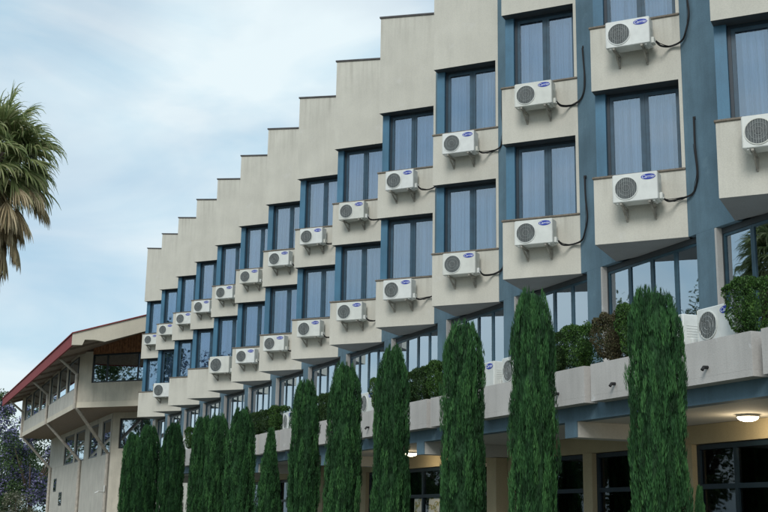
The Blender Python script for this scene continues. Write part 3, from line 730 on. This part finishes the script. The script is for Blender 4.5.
bt = MB(); bt.tube([(0,0,-.05),(.01,0,.3),(0,.01,.9),(0,0,2.6)], .075, 9, .02); me_tr = bt.mesh('trunk', 'bark', True)
cyp = [(38.9,4.36,.36,5),(36.4,4.42,.40,2),(33.0,4.26,.36,5),(29.75,4.20,.31,2),(28.2,4.16,.31,1),(26.1,4.12,.36,5),(23.85,3.50,.34,4),(21.7,4.30,.31,2),(19.55,4.40,.33,1),(17.4,4.40,.31,2),(14.85,4.45,.325,0),(12.9,4.57,.305,1),(10.3,4.12,.315,3)]
for i, (y, h, r, v) in enumerate(cyp):
    lab = f'tall dark green pencil cypress, {ORD[i+1]} in the row from the red-roofed wing'
    if v == 4: lab = 'shortest cypress of the row, with a pointed cone shape'
    if i == 12: lab = 'broadest tall cypress, last of the row, beside the widest dark window'
    t = empty('cypress_tree', lab, 'cypress', (7.45, y, 0), i*1.9, 'cypresses in a row before the hotel')
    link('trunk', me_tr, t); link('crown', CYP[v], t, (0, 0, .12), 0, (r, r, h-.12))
t = empty('cypress_sapling', 'thin young cypress at the foot of the broadest cypress', 'cypress', (7.75, 10.05, 0)); link('trunk', me_tr, t, scale=(.5, .5, .5)); link('crown', CYP[4], t, (0, 0, .1), 0, (.14, .14, 1.92))

def shrub_mesh(seed, mat, nl=8500):
    rnd = random.Random(seed); b = MB()
    def sz(p): return 1+.30*noise.noise(p*2.0+Vector((seed*5, 0, 0)))
    for i in range(nl):
        a = [rnd.uniform(-1, 1) for _ in range(3)]; ax = rnd.randrange(5)
        dpt = 1-abs(rnd.gauss(0, .17))
        if ax < 2: a[ax] = dpt*rnd.choice((-1, 1))
        elif ax == 2: a[0] = -dpt
        else: a[2] = dpt
        p = Vector(a); hf = 1-.45*max(0, -p.z)**1.4
        l4 = (abs(p.x)**5+abs(p.y)**5+abs(p.z)**5)**.2
        if l4 > 1: p /= l4
        p = Vector((p.x*hf, p.y*hf, p.z))*sz(p)
        d = Vector((rnd.gauss(0, 1), rnd.gauss(0, 1), rnd.gauss(.6, 1))).normalized(); s = d.orthogonal().normalized()
        s = (Matrix.Rotation(rnd.uniform(0, 6.3), 3, d) @ s); ln = rnd.uniform(.05, .12); wd = rnd.uniform(.024, .045)
        b.add([p-s*wd*.2, p+d*ln*.5-s*wd, p+d*ln, p+d*ln*.5+s*wd], [(0, 1, 2, 3)])
    # twiggy inside
    for i in range(40):
        e = Vector((rnd.uniform(-.75, .75), rnd.uniform(-.75, .75), rnd.uniform(-.1, .8)))
        b.tube([(e.x*.2, e.y*.2, -1.02), (e.x*.6, e.y*.6, -.3), e], .03, 4, .01)
    n0 = len(b.f)
    c = .42; b.cbox(-c, c, -c, c, -.5, c, .2)
    return b.mesh('leaves', mat)
SH = {'g': [shrub_mesh(1, 'shrub'), shrub_mesh(2, 'shrub')], 'd': [shrub_mesh(3, 'shrubd'), shrub_mesh(4, 'shrubd')], 'b': [shrub_mesh(5, 'shrubb')]}
b = MB(); b.tube([(0,0,-.12),(.01,0,.12),(0,.01,.25)], .022, 6, .015); me_st = b.mesh('stem', 'bark')
shr = [(10.86,.29,'g',.70,'bright green clipped bush beside white air conditioner, above the ceiling lamp'),
       (13.15,.24,'g',.78,'green clipped bush between browning bush and broadest cypress'),
       (13.72,.33,'b',.72,'browning half-dead clipped bush on the terrace planter'),
       (14.48,.34,'g',.68,'green clipped bush next to the browning bush'),
       (15.13,.26,'d',.66,'dark thin clipped bush two places from the browning bush'),
       (15.85,.20,'g',.76,'bright bush peeking past the cypress beside terrace air conditioner'),
       (19.33,.26,'g',.72,'brightest bush of the three-bush hedge above the poster windows'),
       (19.92,.30,'d',.68,'middle bush of the three-bush hedge above the poster windows'),
       (20.55,.30,'d',.66,'darkest bush of the three-bush hedge above the poster windows'),
       (22.1,.20,'g',.70,'small green bush beside lone air conditioner between cypresses'),
       (25.1,.30,'d',.68,'dark hedge bush between the tall cypresses left of lone air conditioner'),
       (25.75,.30,'g',.68,'green hedge bush half hidden behind a tall cypress'),
       (28.95,.33,'g',.70,'bright clipped bush beside air conditioner above the shortest cypress'),
       (29.75,.34,'d',.66,'dark clipped bush above the shortest cypress'),
       (30.55,.34,'d',.68,'second dark clipped bush above the shortest cypress'),
       (31.4,.34,'d',.66,'third dark clipped bush beyond the shortest cypress'),
       (38.1,.36,'g',.76,'green bush on planter beside the three far cypresses')]
for i, (y, wy, tp, h, lab) in enumerate(shr):
    t = empty('clipped_shrub', lab, 'bush', (9.24, y, PZ1-.05), 0, 'clipped bushes in the terrace planters')
    me = SH[tp][i % len(SH[tp])]
    link('leaves', me, t, (0, 0, .05+h*.47), 0, (.22, wy*.92, h*.46)); link('stem', me_st, t)

def frond_mesh(seed, dead, elev):
    """fan leaf held at an elevation angle; every segment bends down under its own weight"""
    rnd = random.Random(seed); b = MB(); PL, BR = .74, .98; G = Vector((0, 0, -1))
    ce, se = math.cos(elev), math.sin(elev)
    ax, ay, az_ = Vector((ce, 0, se)), Vector((0, 1, 0)), Vector((-se, 0, ce))
    tip = ax*PL+G*.10*PL
    b.tube([(0,0,0), ax*PL*.5+G*.02, tip], .02, 5, .012)
    ns = 58
    for i in range(ns):
        a = R_(-112+224*i/(ns-1)+rnd.uniform(-3, 3)); ln = BR*(1-.22*abs(a)/2.1)*rnd.uniform(.8, 1.08)
        cup = .25 if not dead else .5
        d = (ax*math.cos(a)*(1 if not dead else 1)+ay*math.sin(a)*(1 if not dead else .45)+az_*cup*abs(math.sin(a))*(1 if not dead else -.3)+(ax*.8 if dead else Vector())).normalized()
        side = d.cross(az_).normalized(); tw = rnd.uniform(-.6, .6)+.7*(-1)**i
        p = tip.copy(); vs = []; K = 7; stiff = rnd.uniform(.55, 1.25)
        for q in range(K+1):
            t = q/K; wd = .003+.021*math.sin(math.pi*min(1, t*.85+.12))**1.2*(1-t*.35)
            if q == K: wd = .002
            n_ = d.cross(side).normalized(); ss = (side*math.cos(tw)+n_*math.sin(tw))*wd
            vs += [p-ss, p+ss]
            d = (d+G*(.06+.85*t*t)*stiff*(1.0 if not dead else 1.2)+Vector((rnd.gauss(0, .03), rnd.gauss(0, .03), 0))).normalized()
            side = (side-d*side.dot(d)).normalized(); p = p+d*ln/K
        b.add(vs, [(2*q, 2*q+2, 2*q+3, 2*q+1) for q in range(K)])
    return b.mesh('dead_frond' if dead else 'frond', 'palmd' if dead else 'palmg')
ELG = [80, 62, 44, 26, 10, -6, -22, -38]; ELD = [-26, -45, -60, -73, -82]
FG = [[frond_mesh(s+10*i, False, R_(e_)) for s in (1, 2)] for i, e_ in enumerate(ELG)]; FD = [[frond_mesh(s+100+10*i, True, R_(e_)) for s in (1, 2)] for i, e_ in enumerate(ELD)]
PX, PY, PZ = 1.64, 27.0, 9.72
palm = empty('palm_tree', 'fan palm with green crown and shaggy brown skirt of dead fronds', 'palm', (PX, PY, 0))
b = MB(); b.tube([(0,0,-.1),(.03,.02,3),(0,.03,6),(0,0,PZ+.1)], .26, 14, .17); b.obj('trunk', 'bark', palm, True)
rnd = random.Random(5)
for i in range(50):
    azm = i*2.399+rnd.uniform(-.3, .3); t = (i+.5)/50; j = min(7, int(t**.85*8))
    o = link('frond', FG[j][i % 2], palm, (0, 0, PZ-.30*t+rnd.uniform(-.12, .12)), azm); o.rotation_euler[0] = rnd.uniform(-.12, .12)
    s = rnd.uniform(.86, 1.10); o.scale = (s, s, s)
for i in range(84):
    azm = i*2.399+rnd.uniform(-.5, .5); t = (i+.5)/84; j = min(4, int(t*5.2))
    o = link('dead_frond', FD[j][i % 2], palm, (.14*math.cos(azm), .14*math.sin(azm), PZ-.35-1.75*t), azm); o.rotation_euler[0] = rnd.uniform(-.15, .15)
    s = rnd.uniform(.62, .95); o.scale = (s, s, s)

def broad_tree(name, label, cat, loc, h, r, seed, leaf, bloom=None, nleaf=9000, ls=.22, low=.3, group=None):
    rnd = random.Random(seed); t = empty(name, label, cat, loc, 0, group)
    b = MB(); b.tube([(0,0,-.1),(.1,.05,h*.18),(.05,-.1,h*.34)], .028*h, 9, .018*h); limbs = []
    for i in range(9):
        a = i*2.4+rnd.uniform(-.4, .4); e = Vector((math.cos(a)*r*rnd.uniform(.4, .75), math.sin(a)*r*rnd.uniform(.4, .75), h*rnd.uniform(.55, .85)))
        b.tube([(.05,-.1,h*(.22+.1*rnd.random())), e*.45+Vector((0,0,h*.16)), e], .012*h, 6, .003*h); limbs.append(e)
    b.obj('trunk', 'bark', t, True)
    bl = []
    for i in range(46):
        a = rnd.uniform(0, 6.283); q = math.sqrt(rnd.random())*r*.88; zz = h*(low+(1-low)*.97*rnd.random()**.8)
        lim = math.sqrt(max(.05, 1-((zz/h-(low+1)/2)/((1-low)/2*1.05))**2)); q *= lim
        bl.append((Vector((q*math.cos(a), q*math.sin(a), zz)), r*rnd.uniform(.13, .30)))
    for nm, mat, n in (('crown', leaf, nleaf if not bloom else int(nleaf*.6)),)+((('bloom', bloom, int(nleaf*.5)),) if bloom else ()):
        b = MB(); bs = [q for i, q in enumerate(bl) if not bloom or nm == 'crown' or i % 5 < 3]
        for i in range(n):
            c, cr = bs[rnd.randrange(len(bs))]
            d = Vector((rnd.gauss(0, 1), rnd.gauss(0, 1), rnd.gauss(0, .8))); d = d.normalized()*cr*rnd.uniform(.45, 1.08)
            p = c+d; x = Vector((rnd.gauss(0,1), rnd.gauss(0,1), rnd.gauss(0,1))).normalized(); y = x.orthogonal().normalized(); s = ls*rnd.uniform(.5, 1.1)
            b.add([p-x*s*.6, p-y*s*.35, p+x*s*.6, p+y*s*.35], [(0, 1, 2, 3)])
        b.obj(nm, mat, t)
    return t
broad_tree('jacaranda_tree', 'purple flowering jacaranda tree just behind the red-roofed wing', 'tree', (12.0, 108, 0), 10.2, 4.2, 3, 'jacg', 'jacp', 15000, .24, .28, 'jacarandas behind the wing')
broad_tree('jacaranda_tree', 'taller jacaranda with bluish blooms, farther from the red-roofed wing', 'tree', (7.6, 114, 0), 12.8, 4.6, 4, 'jacg', 'jacp', 15000, .25, .3, 'jacarandas behind the wing')
broad_tree('dark_tree', 'dark green tree standing behind the jacarandas', 'tree', (11.5, 126, 0), 9.0, 6.5, 5, 'jacg', None, 9000, .34, .12)
broad_tree('flowering_bush', 'low bush with pale blossoms below the jacarandas', 'bush', (10.6, 104, 0), 3.6, 1.7, 6, 'pale', None, 3500, .16, .05)
broad_tree('flowering_bush', 'low dark bush with few pale flowers next to the blossoming bush', 'bush', (8.4, 102, 0), 3.2, 1.5, 7, 'jacg', None, 2500, .18, .05)
# trees across the drive, seen as reflections in the windows
for i, (x, y, h, r) in enumerate(((-17, 31, 10.5, 4.6), (-19, 43, 12.5, 5.4), (-20, 54, 15.2, 6), (-21, 66, 16, 6.5), (-23, 80, 13, 6.5), (-24, 97, 12, 6.5))):
    broad_tree('shade_tree', f'leafy shade tree across the drive, {ORD[i+1]} along it counting from the palm', 'tree', (x, y, 0), h, r, 20+i, 'jacg', None, 17000, .24, .2, 'shade trees across the drive')

# ------------------------------------------------------------------ posters inside the ground floor window
def poster_mat(i):
    mt, t, p, o = new_mat('poster_print'); n = noise_node(t, 6+i, 2)
    c = ramp(t, n.outputs['Fac'], [(.0, (.62, .64, .60)), (.52, (.62, .64, .60)), (.56, (.45, .33, .05)), (.62, (.10, .20, .08)), (.66, (.6, .6, .55))]).outputs[0]
    t.links.new(c, p.inputs['Base Color']); M['poster%d' % i] = mt
for i, (y, wd, lab) in enumerate(((24.25, .42, 'pale poster with faint print, farthest from the entrance column'), (23.5, .55, 'tall white poster with yellow and green print in dark window'), (22.72, .3, 'slanted cream poster half hidden behind a cypress'))):
    poster_mat(i); b = MB(); b.box(-.006, .006, -wd/2, wd/2, 0, 1.15)
    o = b.obj('poster', 'poster%d' % i, None, loc=(GX+.045, y, 1.02)); o.rotation_euler = (.08*(i-1), .05, 0); tag(o, lab, 'poster', 'posters in the ground floor window')

t = empty('pendant_lamp', 'small bright lamp seen through the dark window beside the entrance column', 'lamp', (11.45, 22.13, ZCEIL))
b = MB(); b.tube([(0,0,-.001),(0,0,-.93)], .008, 5); b.obj('cord', 'rub', t)
b = MB(); vs = []; n = 12
for j in range(7):
    a = math.pi*j/6
    for i in range(n): vs.append((.075*math.sin(a)*math.cos(6.2832*i/n), .075*math.sin(a)*math.sin(6.2832*i/n), -1.0-.07*math.cos(a)))
b.add(vs, [(j*n+i, (j+1)*n+i, (j+1)*n+(i+1) % n, j*n+(i+1) % n) for j in range(6) for i in range(n)]); b.obj('bulb', 'lamp', t, True)
